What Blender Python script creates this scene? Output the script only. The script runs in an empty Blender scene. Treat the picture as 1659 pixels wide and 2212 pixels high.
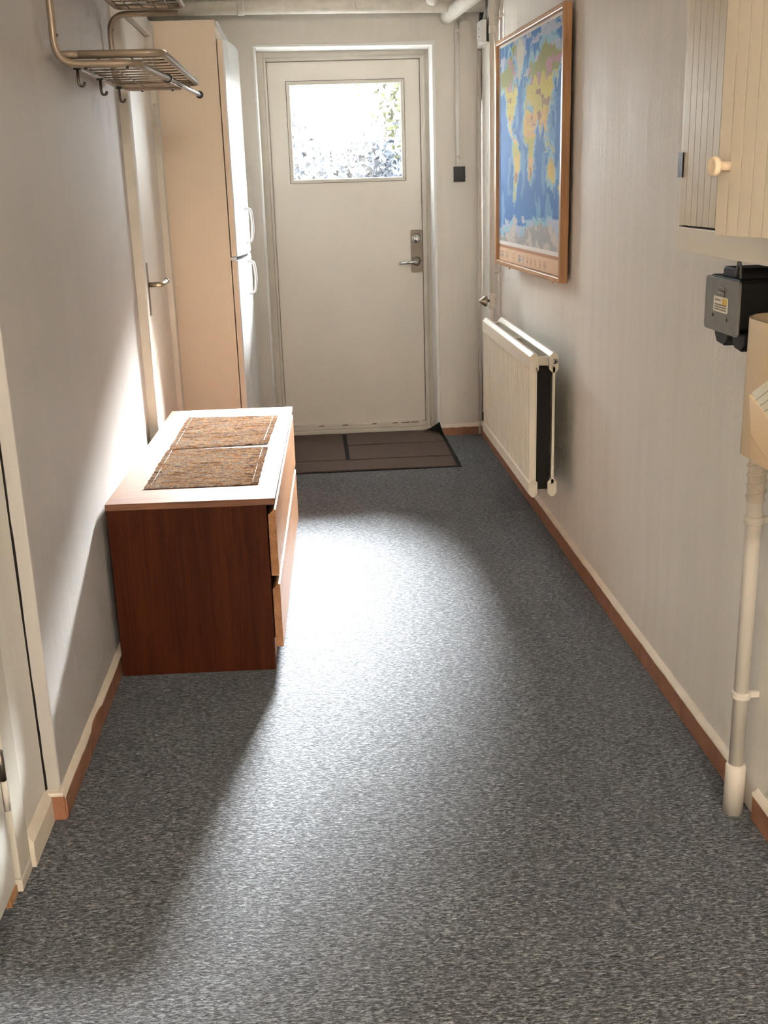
import bpy, bmesh, math, random
import numpy as np
from mathutils import Matrix, Vector

random.seed(7)
C = bpy.context.scene.collection
SC = bpy.context.scene
PI = math.pi

# ------------------------------------------------------------------ camera
cam_d = bpy.data.cameras.new('camera')
cam = bpy.data.objects.new('camera', cam_d)
C.objects.link(cam)
cam_d.sensor_fit = 'HORIZONTAL'
cam_d.sensor_width = 36.0
cam_d.lens = 50.737
cam_d.clip_start = 0.02
YAW, PITCH, ROLL = 0.0595454281, 0.294746042, -0.0307087051
fwd = Vector((math.sin(YAW)*math.cos(PITCH), math.cos(YAW)*math.cos(PITCH), -math.sin(PITCH)))
rgt = Vector((math.cos(YAW), -math.sin(YAW), 0))
upv = rgt.cross(fwd)
r2 = math.cos(ROLL)*rgt + math.sin(ROLL)*upv
u2 = -math.sin(ROLL)*rgt + math.cos(ROLL)*upv
m = Matrix((r2, u2, -fwd)).transposed().to_4x4()
m.translation = (0, 0, 1.40)
cam.matrix_world = m
SC.camera = cam

# ------------------------------------------------------------------ light
SC.view_settings.view_transform = 'Standard'
SC.view_settings.look = 'None'
SC.view_settings.gamma = 1.0
SC.view_settings.exposure = 0.98
SC.view_settings.use_curve_mapping = False
SC.cycles.max_bounces = 5
SC.cycles.diffuse_bounces = 4
SC.cycles.use_adaptive_sampling = True
SC.cycles.adaptive_threshold = 0.06
SC.cycles.adaptive_min_samples = 16
SC.cycles.transparent_max_bounces = 16
SC.cycles.use_denoising = True
SC.cycles.sample_clamp_indirect = 10.0

SKY = 22.0
world = bpy.data.worlds.new('sky')
SC.world = world
world.use_nodes = True
bg = world.node_tree.nodes['Background']
bg.inputs['Color'].default_value = (0.98, 0.99, 1.0, 1)
bg.inputs['Strength'].default_value = SKY

SUN_AZ, SUN_EL = math.radians(11.8), math.radians(30.8)
sd = bpy.data.lights.new('sun', 'SUN')
sd.energy = 185.0
sd.angle = math.radians(23.5)
sd.color = (1.0, 0.99, 0.98)
sun = bpy.data.objects.new('sun', sd)
C.objects.link(sun)
sdir = Vector((-math.sin(SUN_AZ)*math.cos(SUN_EL), -math.cos(SUN_AZ)*math.cos(SUN_EL), -math.sin(SUN_EL)))
sun.rotation_euler = sdir.to_track_quat('-Z', 'Y').to_euler()
sun.location = (1.5, 14, 6)

# sky portal in the glazed opening of the outer door
pd = bpy.data.lights.new('window_portal', 'AREA')
pd.shape = 'RECTANGLE'; pd.size = 0.66; pd.size_y = 0.56
pd.cycles.is_portal = True
po = bpy.data.objects.new('window_portal', pd)
C.objects.link(po)
po.location = (0.232, 6.36, 1.674)
po.rotation_euler = (math.radians(-90), 0, 0)

# ------------------------------------------------------------------ materials
MATS = {}
def lin(c):
    return tuple(((v/255.0)/12.92 if v/255.0 <= 0.04045 else ((v/255.0+0.055)/1.055)**2.4) for v in c)

class NT:
    def __init__(s, name):
        s.m = bpy.data.materials.new(name); s.m.use_nodes = True
        s.t = s.m.node_tree; s.b = s.t.nodes['Principled BSDF']
        MATS[name] = s.m
        s.co = None
    def n(s, typ, **kw):
        x = s.t.nodes.new(typ)
        for k, v in kw.items():
            if k in x.inputs: x.inputs[k].default_value = v
            else: setattr(x, k, v)
        return x
    def l(s, a, b): s.t.links.new(a, b)
    def coord(s, scale=(1, 1, 1)):
        if s.co is None: s.co = s.n('ShaderNodeTexCoord')
        mp = s.n('ShaderNodeMapping'); mp.inputs['Scale'].default_value = scale
        s.l(s.co.outputs['Object'], mp.inputs['Vector'])
        return mp.outputs['Vector']
    def noise(s, scale, detail=3, rough=0.55, vec=(1, 1, 1), dist=0.0):
        x = s.n('ShaderNodeTexNoise'); x.inputs['Scale'].default_value = scale
        x.inputs['Detail'].default_value = detail; x.inputs['Roughness'].default_value = rough
        x.inputs['Distortion'].default_value = dist
        s.l(s.coord(vec), x.inputs['Vector'])
        return x.outputs['Fac']
    def ramp(s, fac, stops):
        r = s.n('ShaderNodeValToRGB')
        e = r.color_ramp.elements
        while len(e) < len(stops): e.new(0.5)
        for el, (p, c) in zip(e, stops):
            el.position = p; el.color = tuple(c) + (1,)
        s.l(fac, r.inputs['Fac']); return r.outputs['Color']
    def mix(s, a, b, fac, mode='MIX'):
        x = s.n('ShaderNodeMix'); x.data_type = 'RGBA'; x.blend_type = mode
        for sock, v in ((x.inputs[6], a), (x.inputs[7], b), (x.inputs[0], fac)):
            if hasattr(v, 'is_output') or isinstance(v, bpy.types.NodeSocket): s.l(v, sock)
            else: sock.default_value = v if not isinstance(v, tuple) else tuple(v) + ((1,) if len(v) == 3 else ())
        return x.outputs[2]
    def base(s, v):
        if isinstance(v, bpy.types.NodeSocket): s.l(v, s.b.inputs['Base Color'])
        else: s.b.inputs['Base Color'].default_value = tuple(v) + (1,)
    def bump(s, h, strength=0.3, dist=0.002):
        x = s.n('ShaderNodeBump'); x.inputs['Strength'].default_value = strength
        x.inputs['Distance'].default_value = dist
        s.l(h, x.inputs['Height']); s.l(x.outputs['Normal'], s.b.inputs['Normal'])
    def set(s, **kw):
        for k, v in kw.items(): s.b.inputs[k.replace('_', ' ')].default_value = v
        return s.m

def plain(name, rgb, rough=0.5, metal=0.0, var=0.06, nscale=6, bump=0.0, bscale=120, **kw):
    t = NT(name); c = lin(rgb)
    f = t.noise(nscale, 4)
    lo = tuple(v*(1-var) for v in c); hi = tuple(min(1, v*(1+var)) for v in c)
    t.base(t.ramp(f, [(0.3, lo), (0.7, hi)]))
    if bump: t.bump(t.noise(bscale, 3), bump, 0.002)
    t.set(Roughness=rough, Metallic=metal)
    for k, v in kw.items(): t.b.inputs[k].default_value = v
    return t.m

def wall_mat(name, rgb, rough=0.45, streak=0.05, bump=0.25, axis='y'):
    """painted plaster: brush relief, faint vertical roller streaks, a few scuffs"""
    t = NT(name); c = lin(rgb)
    big = t.noise(2.2, 3)
    st = t.noise(5.0, 4, 0.6, (3.0, 3.0, 0.22))
    col = t.mix(tuple(v*(1-streak) for v in c), tuple(min(1, v*(1+streak)) for v in c), big)
    col = t.mix(col, t.ramp(st, [(0.3, (0.90, 0.90, 0.90)), (0.7, (1, 1, 1))]), 0.6, 'MULTIPLY')
    sc = t.noise(16, 5, 0.6, (1.0, 1.0, 0.35), 1.0)
    col = t.mix(col, t.ramp(sc, [(0.72, (1, 1, 1)), (0.76, (0.80, 0.77, 0.73))]), 0.5, 'MULTIPLY')
    t.base(col)
    fine = t.noise(70, 4, 0.6)
    mx = t.n('ShaderNodeMath', operation='MULTIPLY_ADD'); mx.inputs[1].default_value = 2.5
    t.l(st, mx.inputs[0]); t.l(fine, mx.inputs[2])
    t.bump(mx.outputs[0], bump, 0.004)
    rr = t.n('ShaderNodeMapRange'); rr.inputs['To Min'].default_value = rough-0.10; rr.inputs['To Max'].default_value = rough+0.12
    t.l(st, rr.inputs['Value']); t.l(rr.outputs['Result'], t.b.inputs['Roughness'])
    return t.m

def wood_mat(name, dark, light, axis='x', rough=0.4, scale=1.0):
    """veneer: fine pores along the grain plus broad cathedral waves"""
    t = NT(name)
    vs = {'x': (1.2, 26, 26), 'y': (26, 1.2, 26), 'z': (26, 26, 1.2)}[axis]
    vf = {'x': (6, 240, 240), 'y': (240, 6, 240), 'z': (240, 240, 6)}[axis]
    a = t.noise(1.0*scale, 4, 0.55, vs, 0.6)
    f = t.noise(1.0*scale, 3, 0.6, vf)
    col = t.ramp(a, [(0.3, lin(dark)), (0.68, lin(light))])
    col = t.mix(col, t.ramp(f, [(0.38, (0.62, 0.56, 0.5)), (0.55, (1, 1, 1))]), 0.75, 'MULTIPLY')
    t.base(col); t.bump(f, 0.12, 0.001); t.set(Roughness=rough)
    return t.m

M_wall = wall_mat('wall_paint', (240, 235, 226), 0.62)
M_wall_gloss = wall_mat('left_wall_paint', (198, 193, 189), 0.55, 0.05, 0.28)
M_far = wall_mat('far_wall_paint', (232, 227, 218), 0.55, 0.04, 0.3)
M_ceiling = plain('ceiling_paint', (222, 217, 208), 0.7, bump=0.3, bscale=40)
M_white = plain('white_gloss_paint', (238, 236, 230), 0.35, var=0.03, bump=0.10, bscale=25)
M_edge = plain('recess_edge_paint', (244, 243, 240), 0.85, var=0.03, bump=0.15, bscale=30, **{'Specular IOR Level': 0.2})
M_ledge = plain('ledge_paint', (236, 226, 210), 0.5, var=0.05, nscale=20, bump=0.35, bscale=60)
M_door = plain('door_paint', (229, 223, 212), 0.42, var=0.03, nscale=3, bump=0.06, bscale=12)
M_frame = plain('door_frame_paint', (214, 208, 196), 0.7, var=0.04, nscale=8, bump=0.18, bscale=30)
M_chip = plain('bare_wood_chip', (122, 92, 62), 0.8)
M_dark = plain('dark_gap', (26, 20, 15), 0.9)
M_black = plain('black_plastic', (16, 16, 17), 0.35, var=0.1)
M_blackmatt = plain('black_metal', (9, 9, 10), 0.6)
M_chrome = plain('chrome', (205, 205, 205), 0.22, 1.0, 0.03)
M_steel = plain('brushed_steel', (120, 112, 102), 0.42, 0.9, 0.08, 30)
M_hook = plain('dark_hook_steel', (92, 84, 76), 0.35, 0.8, 0.08, 30)
M_brass = plain('aged_brass', (170, 160, 140), 0.35, 1.0, 0.1, 30)
M_rackmetal = plain('taupe_enamel', (150, 134, 116), 0.42, 0.25, 0.05)
M_wire = plain('rack_wire', (138, 122, 104), 0.35, 0.5, 0.05)
M_zinc = plain('galvanised_plate', (128, 127, 124), 0.55, 0.35, 0.10, 28, 0.15, 90)
M_pipe = plain('pipe_paint', (222, 214, 203), 0.5, var=0.04, nscale=14, bump=0.2, bscale=45)
M_wrap = plain('wrapped_pipe_paint', (226, 220, 208), 0.6, var=0.08, nscale=22, bump=0.5, bscale=70)
M_rad = plain('radiator_enamel', (231, 222, 204), 0.38, var=0.03)
M_fridge_side = plain('fridge_side', (238, 221, 198), 0.55, var=0.02, bump=0.12, bscale=420)
M_fridge = plain('fridge_white', (236, 238, 238), 0.25, var=0.01)
M_clear = plain('fridge_handle_plastic', (240, 240, 240), 0.15, var=0.01)
M_cab = plain('cabinet_paint', (215, 203, 184), 0.42, var=0.03, nscale=4)
M_cabrail = plain('cabinet_rail', (236, 228, 214), 0.40, var=0.02)
M_groove = plain('groove_backing', (140, 104, 74), 0.8)
M_knob = plain('wooden_knob', (225, 203, 176), 0.38, var=0.06, nscale=40)
M_cream = plain('glossy_cream_plastic', (226, 205, 172), 0.12, var=0.02)
M_creamin = plain('dispenser_inside', (150, 122, 92), 0.5)
M_paper = plain('paper', (240, 236, 222), 0.8)
M_yellow = plain('yellow_print', (236, 200, 96), 0.7)
M_ink = plain('grey_print', (140, 132, 124), 0.8)
M_tile = plain('terracotta_tile', (156, 108, 82), 0.55, var=0.16, nscale=14, bump=0.2, bscale=80)
M_grout = plain('grout', (206, 182, 156), 0.85)
M_plug = plain('black_rubber', (22, 20, 19), 0.6)
M_rope = plain('painted_twine', (212, 200, 184), 0.75, var=0.10, nscale=60, bump=0.4, bscale=200)
M_beech = wood_mat('beech_frame', (176, 128, 84), (206, 160, 112), 'z', 0.38)
M_beech_h = wood_mat('beech_frame_horizontal', (176, 128, 84), (206, 160, 112), 'y', 0.38)
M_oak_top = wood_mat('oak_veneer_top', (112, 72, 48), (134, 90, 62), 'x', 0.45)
M_oak_shaded = wood_mat('oak_veneer_shaded', (62, 25, 7), (78, 35, 11), 'z', 0.6)  # same oak darkened, shade of the viewer-facing side put into the colour
MATS['oak_veneer_shaded'].node_tree.nodes['Principled BSDF'].inputs['Specular IOR Level'].default_value = 0.15
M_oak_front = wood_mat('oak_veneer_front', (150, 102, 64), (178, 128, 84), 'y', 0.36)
M_leaf = plain('leaf', (18, 26, 36), 0.6, var=0.4, nscale=3)
M_leafy = plain('young_leaf', (46, 48, 20), 0.6, var=0.35, nscale=3)
M_bark = plain('bark', (96, 80, 66), 0.9, var=0.2, nscale=20)
M_ground = plain('paved_ground', (190, 188, 182), 0.9, var=0.08, nscale=3)

def carpet_mat():
    t = NT('grey_loop_carpet')
    a = t.noise(1.0, 4, 0.7, (72, 250, 72), 0.9)
    b = t.noise(150, 3, 0.6)
    big = t.noise(3.2, 4, 0.6)
    col = t.ramp(a, [(0.38, lin((32, 33, 36))), (0.5, lin((80, 82, 85))), (0.62, lin((158, 161, 166)))])
    col = t.mix(col, t.ramp(b, [(0.3, (0.62, 0.62, 0.64)), (0.7, (1.25, 1.25, 1.25))]), 0.8, 'MULTIPLY')
    col = t.mix(col, t.ramp(big, [(0.3, (0.90, 0.90, 0.90)), (0.7, (1.06, 1.06, 1.06))]), 1.0, 'MULTIPLY')
    t.base(col)
    ad = t.n('ShaderNodeMath', operation='ADD'); t.l(a, ad.inputs[0]); t.l(b, ad.inputs[1])
    t.bump(ad.outputs[0], 0.9, 0.006)
    t.set(Roughness=0.85, Sheen_Weight=0.25, Sheen_Roughness=0.4)
    t.b.inputs['Sheen Tint'].default_value = (0.85, 0.9, 1.0, 1)
    return t.m
M_carpet = carpet_mat()

def mat_mat(name, rgb):
    t = NT(name); c = lin(rgb)
    b = t.noise(240, 4, 0.7)
    t.base(t.ramp(b, [(0.3, tuple(v*0.55 for v in c)), (0.7, tuple(v*1.5 for v in c))]))
    t.bump(b, 0.8, 0.005); t.set(Roughness=0.9)
    return t.m
M_matbrown = mat_mat('brown_mat_pile', (96, 80, 72))
M_matblack = mat_mat('black_mat_rib', (18, 16, 15))

def reed_mat():
    t = NT('woven_reed')
    a = t.noise(1.0, 3, 0.6, (24, 170, 1))
    c = t.noise(1.0, 2, 0.6, (210, 170, 1))
    col = t.ramp(a, [(0.34, lin((74, 56, 46))), (0.43, lin((158, 124, 98))), (0.50, lin((196, 174, 148))), (0.56, lin((118, 128, 146))), (0.64, lin((206, 190, 168)))])
    col = t.mix(col, t.ramp(c, [(0.36, (0.62, 0.55, 0.52)), (0.5, (1.0, 1.0, 1.0)), (0.66, (1.05, 0.95, 0.8))]), 0.9, 'MULTIPLY')
    t.base(col); t.bump(c, 0.35, 0.002); t.set(Roughness=0.7)
    return t.m
M_reed = reed_mat()
M_thread = plain('mat_thread', (132, 112, 92), 0.8)

def pane_mat():
    t = NT('obscure_glass')
    out = t.t.nodes['Material Output']
    tr = t.n('ShaderNodeBsdfTransparent'); tr.inputs['Color'].default_value = (0.93, 0.96, 0.97, 1)
    gl = t.n('ShaderNodeBsdfGlossy'); gl.inputs['Roughness'].default_value = 0.08
    tl = t.n('ShaderNodeBsdfTranslucent'); tl.inputs['Color'].default_value = (0.95, 0.97, 1, 1)
    m1 = t.n('ShaderNodeMixShader'); m1.inputs[0].default_value = 0.0
    m2 = t.n('ShaderNodeMixShader')
    fr = t.n('ShaderNodeFresnel'); fr.inputs['IOR'].default_value = 1.5; t.l(fr.outputs[0], m2.inputs[0])
    t.l(tr.outputs[0], m1.inputs[1]); t.l(tl.outputs[0], m1.inputs[2])
    t.l(m1.outputs[0], m2.inputs[1]); t.l(gl.outputs[0], m2.inputs[2])
    t.l(m2.outputs[0], out.inputs['Surface'])
    return t.m
M_glass = pane_mat()

def lamp_mat():  # glow of the added fill lamp
    t = NT('fill_lamp_glow')
    t.b.inputs['Base Color'].default_value = (0.95, 0.9, 0.8, 1)
    t.b.inputs['Emission Color'].default_value = (1.0, 0.90, 0.78, 1)
    t.b.inputs['Emission Strength'].default_value = 118.0
    return t.m
M_lamp = lamp_mat()

# ------------------------------------------------------------------ geometry helpers
def tag(o, label=None, cat=None, group=None, kind=None):
    if label: o['label'] = label
    if cat: o['category'] = cat
    if group: o['group'] = group
    if kind: o['kind'] = kind
    return o

def empty(name, loc, rz=0.0, **kw):
    o = bpy.data.objects.new(name, None); C.objects.link(o)
    o.empty_display_size = 0.1
    o.matrix_basis = Matrix.Translation(loc) @ Matrix.Rotation(rz, 4, 'Z')
    return tag(o, **kw)

def link(name, me, mat, parent=None, smooth=False, bevel=0.0, local=False, segs=2):
    if mat is not None:
        me.materials.append(mat)
    if smooth:
        me.shade_smooth()
    o = bpy.data.objects.new(name, me); C.objects.link(o)
    if parent is not None:
        o.parent = parent
        if parent.type == 'EMPTY' and not local:
            o.matrix_parent_inverse = parent.matrix_basis.inverted()
    if bevel:
        b = o.modifiers.new('bevel', 'BEVEL'); b.width = bevel; b.segments = segs
        b.limit_method = 'ANGLE'; b.angle_limit = math.radians(40)
    return o

def bm_obj(name, bm, mat, parent=None, **kw):
    bmesh.ops.recalc_face_normals(bm, faces=bm.faces)
    me = bpy.data.meshes.new(name); bm.to_mesh(me); bm.free()
    return link(name, me, mat, parent, **kw)

def add_box(bm, x0, x1, y0, y1, z0, z1):
    v = [bm.verts.new(p) for p in ((x0,y0,z0),(x1,y0,z0),(x1,y1,z0),(x0,y1,z0),(x0,y0,z1),(x1,y0,z1),(x1,y1,z1),(x0,y1,z1))]
    for f in ((0,3,2,1),(4,5,6,7),(0,1,5,4),(1,2,6,5),(2,3,7,6),(3,0,4,7)):
        bm.faces.new([v[i] for i in f])

def boxes(name, lst, mat, parent=None, **kw):
    bm = bmesh.new()
    for b in lst: add_box(bm, *b)
    return bm_obj(name, bm, mat, parent, **kw)

def box(name, x0, x1, y0, y1, z0, z1, mat, parent=None, **kw):
    return boxes(name, [(x0, x1, y0, y1, z0, z1)], mat, parent, **kw)

def add_prism(bm, pts, axis, a, b):
    """extrude a polygon (2-D points) along an axis from a to b"""
    def P(p, t):
        return {'x': (t, p[0], p[1]), 'y': (p[0], t, p[1]), 'z': (p[0], p[1], t)}[axis]
    lo = [bm.verts.new(P(p, a)) for p in pts]; hi = [bm.verts.new(P(p, b)) for p in pts]
    n = len(pts)
    bm.faces.new(lo); bm.faces.new(hi[::-1])
    for i in range(n): bm.faces.new((lo[i], lo[(i+1) % n], hi[(i+1) % n], hi[i]))

def prism(name, pts, axis, a, b, mat, parent=None, **kw):
    bm = bmesh.new(); add_prism(bm, pts, axis, a, b)
    return bm_obj(name, bm, mat, parent, **kw)

def fillet(pts, r, n=6):
    pts = [Vector(p) for p in pts]; out = [pts[0]]
    for i in range(1, len(pts)-1):
        p, a, b = pts[i], pts[i-1], pts[i+1]
        d1 = (a-p); d2 = (b-p)
        rr = min(r, d1.length*0.49, d2.length*0.49)
        s = p + d1.normalized()*rr; e = p + d2.normalized()*rr
        for k in range(n+1):
            t = k/n
            out.append((1-t)**2*s + 2*t*(1-t)*p + t*t*e)
    out.append(pts[-1]); return out

def add_tube(bm, pts, r, seg=12, caps=True, radii=None, closed=False):
    pts = [Vector(p) for p in pts]; n = len(pts); rings = []
    ref = None
    for i, p in enumerate(pts):
        if closed: t = (pts[(i+1) % n]-pts[(i-1) % n])
        else: t = (pts[min(i+1, n-1)]-pts[max(i-1, 0)])
        t.normalize()
        if ref is None:
            ref = Vector((0, 0, 1)) if abs(t.z) < 0.9 else Vector((1, 0, 0))
        u = (ref - t*ref.dot(t))
        if u.length < 1e-5: u = t.orthogonal()
        u.normalize(); w = t.cross(u); ref = u
        rad = radii[i] if radii else r
        rings.append([bm.verts.new(p + rad*(math.cos(2*PI*k/seg)*u + math.sin(2*PI*k/seg)*w)) for k in range(seg)])
    for i in range(n if closed else n-1):
        a, b = rings[i], rings[(i+1) % n]
        for k in range(seg):
            bm.faces.new((a[k], a[(k+1) % seg], b[(k+1) % seg], b[k]))
    if caps and not closed:
        bm.faces.new(rings[0][::-1]); bm.faces.new(rings[-1])

def tube(name, pts, r, mat, parent=None, seg=12, radii=None, closed=False, **kw):
    bm = bmesh.new(); add_tube(bm, pts, r, seg, True, radii, closed)
    o = bm_obj(name, bm, mat, parent, **kw)
    for p in o.data.polygons: p.use_smooth = len(p.vertices) == 4
    return o

def cyl(name, a, b, r, mat, parent=None, seg=20, **kw):
    return tube(name, [a, b], r, mat, parent, seg, **kw)

def lathe(name, prof, origin, axis, mat, parent=None, seg=24):
    """prof = [(distance along axis, radius)]"""
    o = Vector(origin); d = Vector(axis).normalized()
    pts = [o + d*p[0] for p in prof]
    bm = bmesh.new(); u = d.orthogonal().normalized(); w = d.cross(u)
    rings = [[bm.verts.new(pt + max(p[1], 1e-4)*(math.cos(2*PI*k/seg)*u + math.sin(2*PI*k/seg)*w)) for k in range(seg)] for pt, p in zip(pts, prof)]
    for a, b in zip(rings, rings[1:]):
        for k in range(seg): bm.faces.new((a[k], a[(k+1) % seg], b[(k+1) % seg], b[k]))
    bm.faces.new(rings[0][::-1]); bm.faces.new(rings[-1])
    ob = bm_obj(name, bm, mat, parent)
    for p in ob.data.polygons: p.use_smooth = len(p.vertices) == 4
    return ob

def rounded_rect(x0, x1, y0, y1, r, n=5):
    out = []
    for cx, cy, a0 in ((x1-r, y0+r, -90), (x1-r, y1-r, 0), (x0+r, y1-r, 90), (x0+r, y0+r, 180)):
        for k in range(n+1):
            a = math.radians(a0 + 90*k/n)
            out.append((cx + r*math.cos(a), cy + r*math.sin(a)))
    return out

# ------------------------------------------------------------------ room shell
XL, XR, YF, YD, ZC = -0.638, 0.945, 6.063, 6.26, 2.42
YB = -2.2
S = 'structure'

fl = box('floor', -1.05, 1.0, YB-0.1, 6.5, -0.06, 0.0, M_carpet)
tag(fl, 'grey loop-pile carpet covering the corridor floor', 'floor', kind=S)
ce = box('ceiling', -1.05, 1.1, YB-0.1, 6.5, ZC, ZC+0.08, M_ceiling)
tag(ce, 'off-white ceiling above the corridor', 'ceiling', kind=S)

wr = box('wall_right', XR, XR+0.12, YB, 6.4, 0.0, ZC, M_wall)
tag(wr, 'long cream painted wall on the right with the map and radiator', 'wall', kind=S)

# left wall: plaster up to the inner door, lintel above it, stub, then the alcove the fridge stands in
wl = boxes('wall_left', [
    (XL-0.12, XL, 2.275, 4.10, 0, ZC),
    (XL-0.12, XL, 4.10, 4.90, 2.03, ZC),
    (XL-0.12, XL, 4.90, 5.06, 0, ZC), (XL-0.14, XL-0.12, 4.0, 5.0, 0, ZC)], M_wall_gloss, bevel=0.004)  # last slab is added behind the door to stop outside light leaking in
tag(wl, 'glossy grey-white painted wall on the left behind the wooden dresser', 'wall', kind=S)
wa = boxes('wall_alcove', [(-1.06, -1.0, 5.0, 6.3, 0, ZC), (-1.0, XL-0.12, 5.0, 5.06, 0, ZC)], M_wall)
tag(wa, 'recessed wall of the alcove behind the fridge', 'wall', kind=S)
wn = boxes('wall_near', [(-0.80, -0.672, 2.075, 2.268, 0, ZC), (-0.80, -0.672, 0.98, 2.075, 2.08, ZC), (-0.80, -0.672, YB, 0.98, 0, ZC), (-0.82, -0.80, 0.9, 2.3, 0, ZC)], M_wall)  # final slab: unseen backing added to block outside light around the near door
tag(wn, 'set-back strip of cream wall beside the near left door', 'wall', kind=S)
rc = random.Random(11); zc_ = [0.072+i*0.047 for i in range(50)]
prism('crack', [(-0.6735, z) for z in zc_] + [(-0.6690+rc.uniform(-0.0012, 0.0010), z) for z in zc_[::-1]], 'y', 2.2725, 2.2752, M_dark, wn)
wb = box('wall_back', -0.80, XR, YB-0.1, YB, 0, ZC, M_wall)
tag(wb, 'plain end wall behind the viewpoint', 'wall', kind=S)

# far wall with the door recess
ox0, ox1, oz = -0.241, 0.698, 2.097
wf = box('wall_far_left', -1.06, ox0, YF, 6.34, 0, ZC, M_far)
tag(wf, 'narrow grey-beige end wall strip between the fridge and the outside door', 'wall', kind=S)
wf = box('wall_far_right', ox1, XR, YF, 6.34, 0, ZC, M_far)
tag(wf, 'grey-beige end wall strip with the black switch right of the outside door', 'wall', kind=S)
wf = box('wall_far_top', ox0, ox1, YF, 6.34, oz, ZC, M_far)
tag(wf, 'grey-beige end wall strip above the outside door', 'wall', kind=S)
tr = empty('trim_1', (0.23, YF, 0), label='bright white painted edge lining the outside door recess', cat='trim', kind=S)
lt = 0.006
prism('edge_lining', [(ox0-0.004, oz+0.004), (ox0+0.03, oz+0.006), (0.25, oz+0.003), (ox1+0.004, oz+0.006), (ox1-0.01, oz-0.016), (ox0+0.01, oz-0.008)], 'y', YF-0.005, YD+0.0, M_edge, tr, bevel=0.003)
prism('edge_lining', [(ox1+0.005, 0), (ox1+0.005, oz+0.004), (ox1-0.014, oz-0.004), (ox1-0.012, 0)], 'y', YF-0.005, YD, M_edge, tr, bevel=0.004)
prism('edge_lining', [(ox0-0.004, 0), (ox0-0.004, oz+0.003), (ox0+0.006, oz-0.003), (ox0+0.006, 0)], 'y', YF-0.005, YD, M_edge, tr, bevel=0.002)

# ------------------------------------------------------------------ outside door
d1 = empty('door_1', (0.23, YD, 0), label='cream outside door with a square glazed window and steel lock plate', cat='door', kind=S)
lx0, lx1, lz0, lz1 = -0.186, 0.640, 0.052, 2.036
gx0, gx1, gz0, gz1 = -0.068, 0.530, 1.430, 1.918
# frame with stepped rebate
boxes('door_frame', [
    (ox0-0.001, lx0-0.014, YD+0.0005, YD+0.07, 0, oz+0.001),
    (lx1+0.026, ox1+0.001, YD+0.0005, YD+0.07, 0, oz+0.001),
    (lx0-0.014, lx1+0.026, YD+0.0005, YD+0.07, lz1+0.020, oz+0.001)], M_frame, d1, bevel=0.003)
boxes('rebate', [
    (lx0-0.014, lx0, YD-0.010, YD+0.07, 0, lz1+0.020),
    (lx1, lx1+0.026, YD-0.010, YD+0.07, 0, lz1+0.020),
    (lx0, lx1, YD-0.010, YD+0.07, lz1+0.003, lz1+0.020)], M_frame, d1, bevel=0.004)
boxes('rebate_bead', [
    (lx1+0.010, lx1+0.020, YD-0.016, YD-0.010, 0.02, lz1+0.012),
    (lx0-0.006, lx1+0.014, YD-0.016, YD-0.010, lz1+0.008, lz1+0.014)], M_frame, d1, bevel=0.002)
ly0, ly1 = YD+0.010, YD+0.052
boxes('leaf', [
    (lx0+0.003, gx0-0.008, ly0, ly1, lz0, lz1),
    (gx1+0.008, lx1-0.003, ly0, ly1, lz0, lz1),
    (gx0-0.008, gx1+0.008, ly0, ly1, lz0, gz0-0.008),
    (gx0-0.008, gx1+0.008, ly0, ly1, gz1+0.008, lz1)], M_door, d1)
def ring(name, x0, x1, z0, z1, w, y0, y1, mat, parent, bevel=0.0):
    bm = bmesh.new()
    o = [(x0,z0),(x1,z0),(x1,z1),(x0,z1)]; i = [(x0+w,z0+w),(x1-w,z0+w),(x1-w,z1-w),(x0+w,z1-w)]
    for k in range(4):
        j = (k+1) % 4
        add_prism(bm, [o[k], o[j], i[j], i[k]], 'y', y0, y1)
    return bm_obj(name, bm, mat, parent, bevel=bevel)
ring('door_stop', lx0-0.012, lx1+0.012, 0.0, lz1+0.015, 0.035, ly1+0.001, ly1+0.022, M_frame, d1)
gb = ring('glazing_bead', gx0-0.017, gx1+0.022, gz0-0.018, gz1+0.020, 0.020, ly0-0.009, ly0+0.012, M_frame, d1, 0.004)
ring('shadow_gap', gx0-0.0195, gx1+0.0245, gz0-0.0195, gz1+0.0225, 0.003, ly0-0.0008, ly0+0.004, M_dark, d1)
pane = box('pane', gx0-0.006, gx1+0.006, ly0+0.016, ly0+0.020, gz0-0.006, gz1+0.006, M_glass, d1)
pane['label'] = 'obscure glass pane'
# bottom weather rail and threshold with chipped paint
box('bottom_rail', lx0, lx1, YD-0.012, YD+0.05, 0.020, 0.052, M_frame, d1, bevel=0.006)
box('threshold', lx0-0.02, lx1+0.03, YD-0.030, YD+0.06, -0.005, 0.020, M_frame, d1, bevel=0.004)
for cx, cw in ((0.16, 0.02), (0.33, 0.016), (0.455, 0.018), (0.515, 0.028), (0.57, 0.026), (0.02, 0.02)):
    prism('paint_chip', [(cx-cw, 0.043), (cx-cw*0.6, 0.048), (cx+cw, 0.0485), (cx+cw*0.8, 0.043)], 'y', YD-0.0128, YD-0.010, M_chip, d1)
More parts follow.
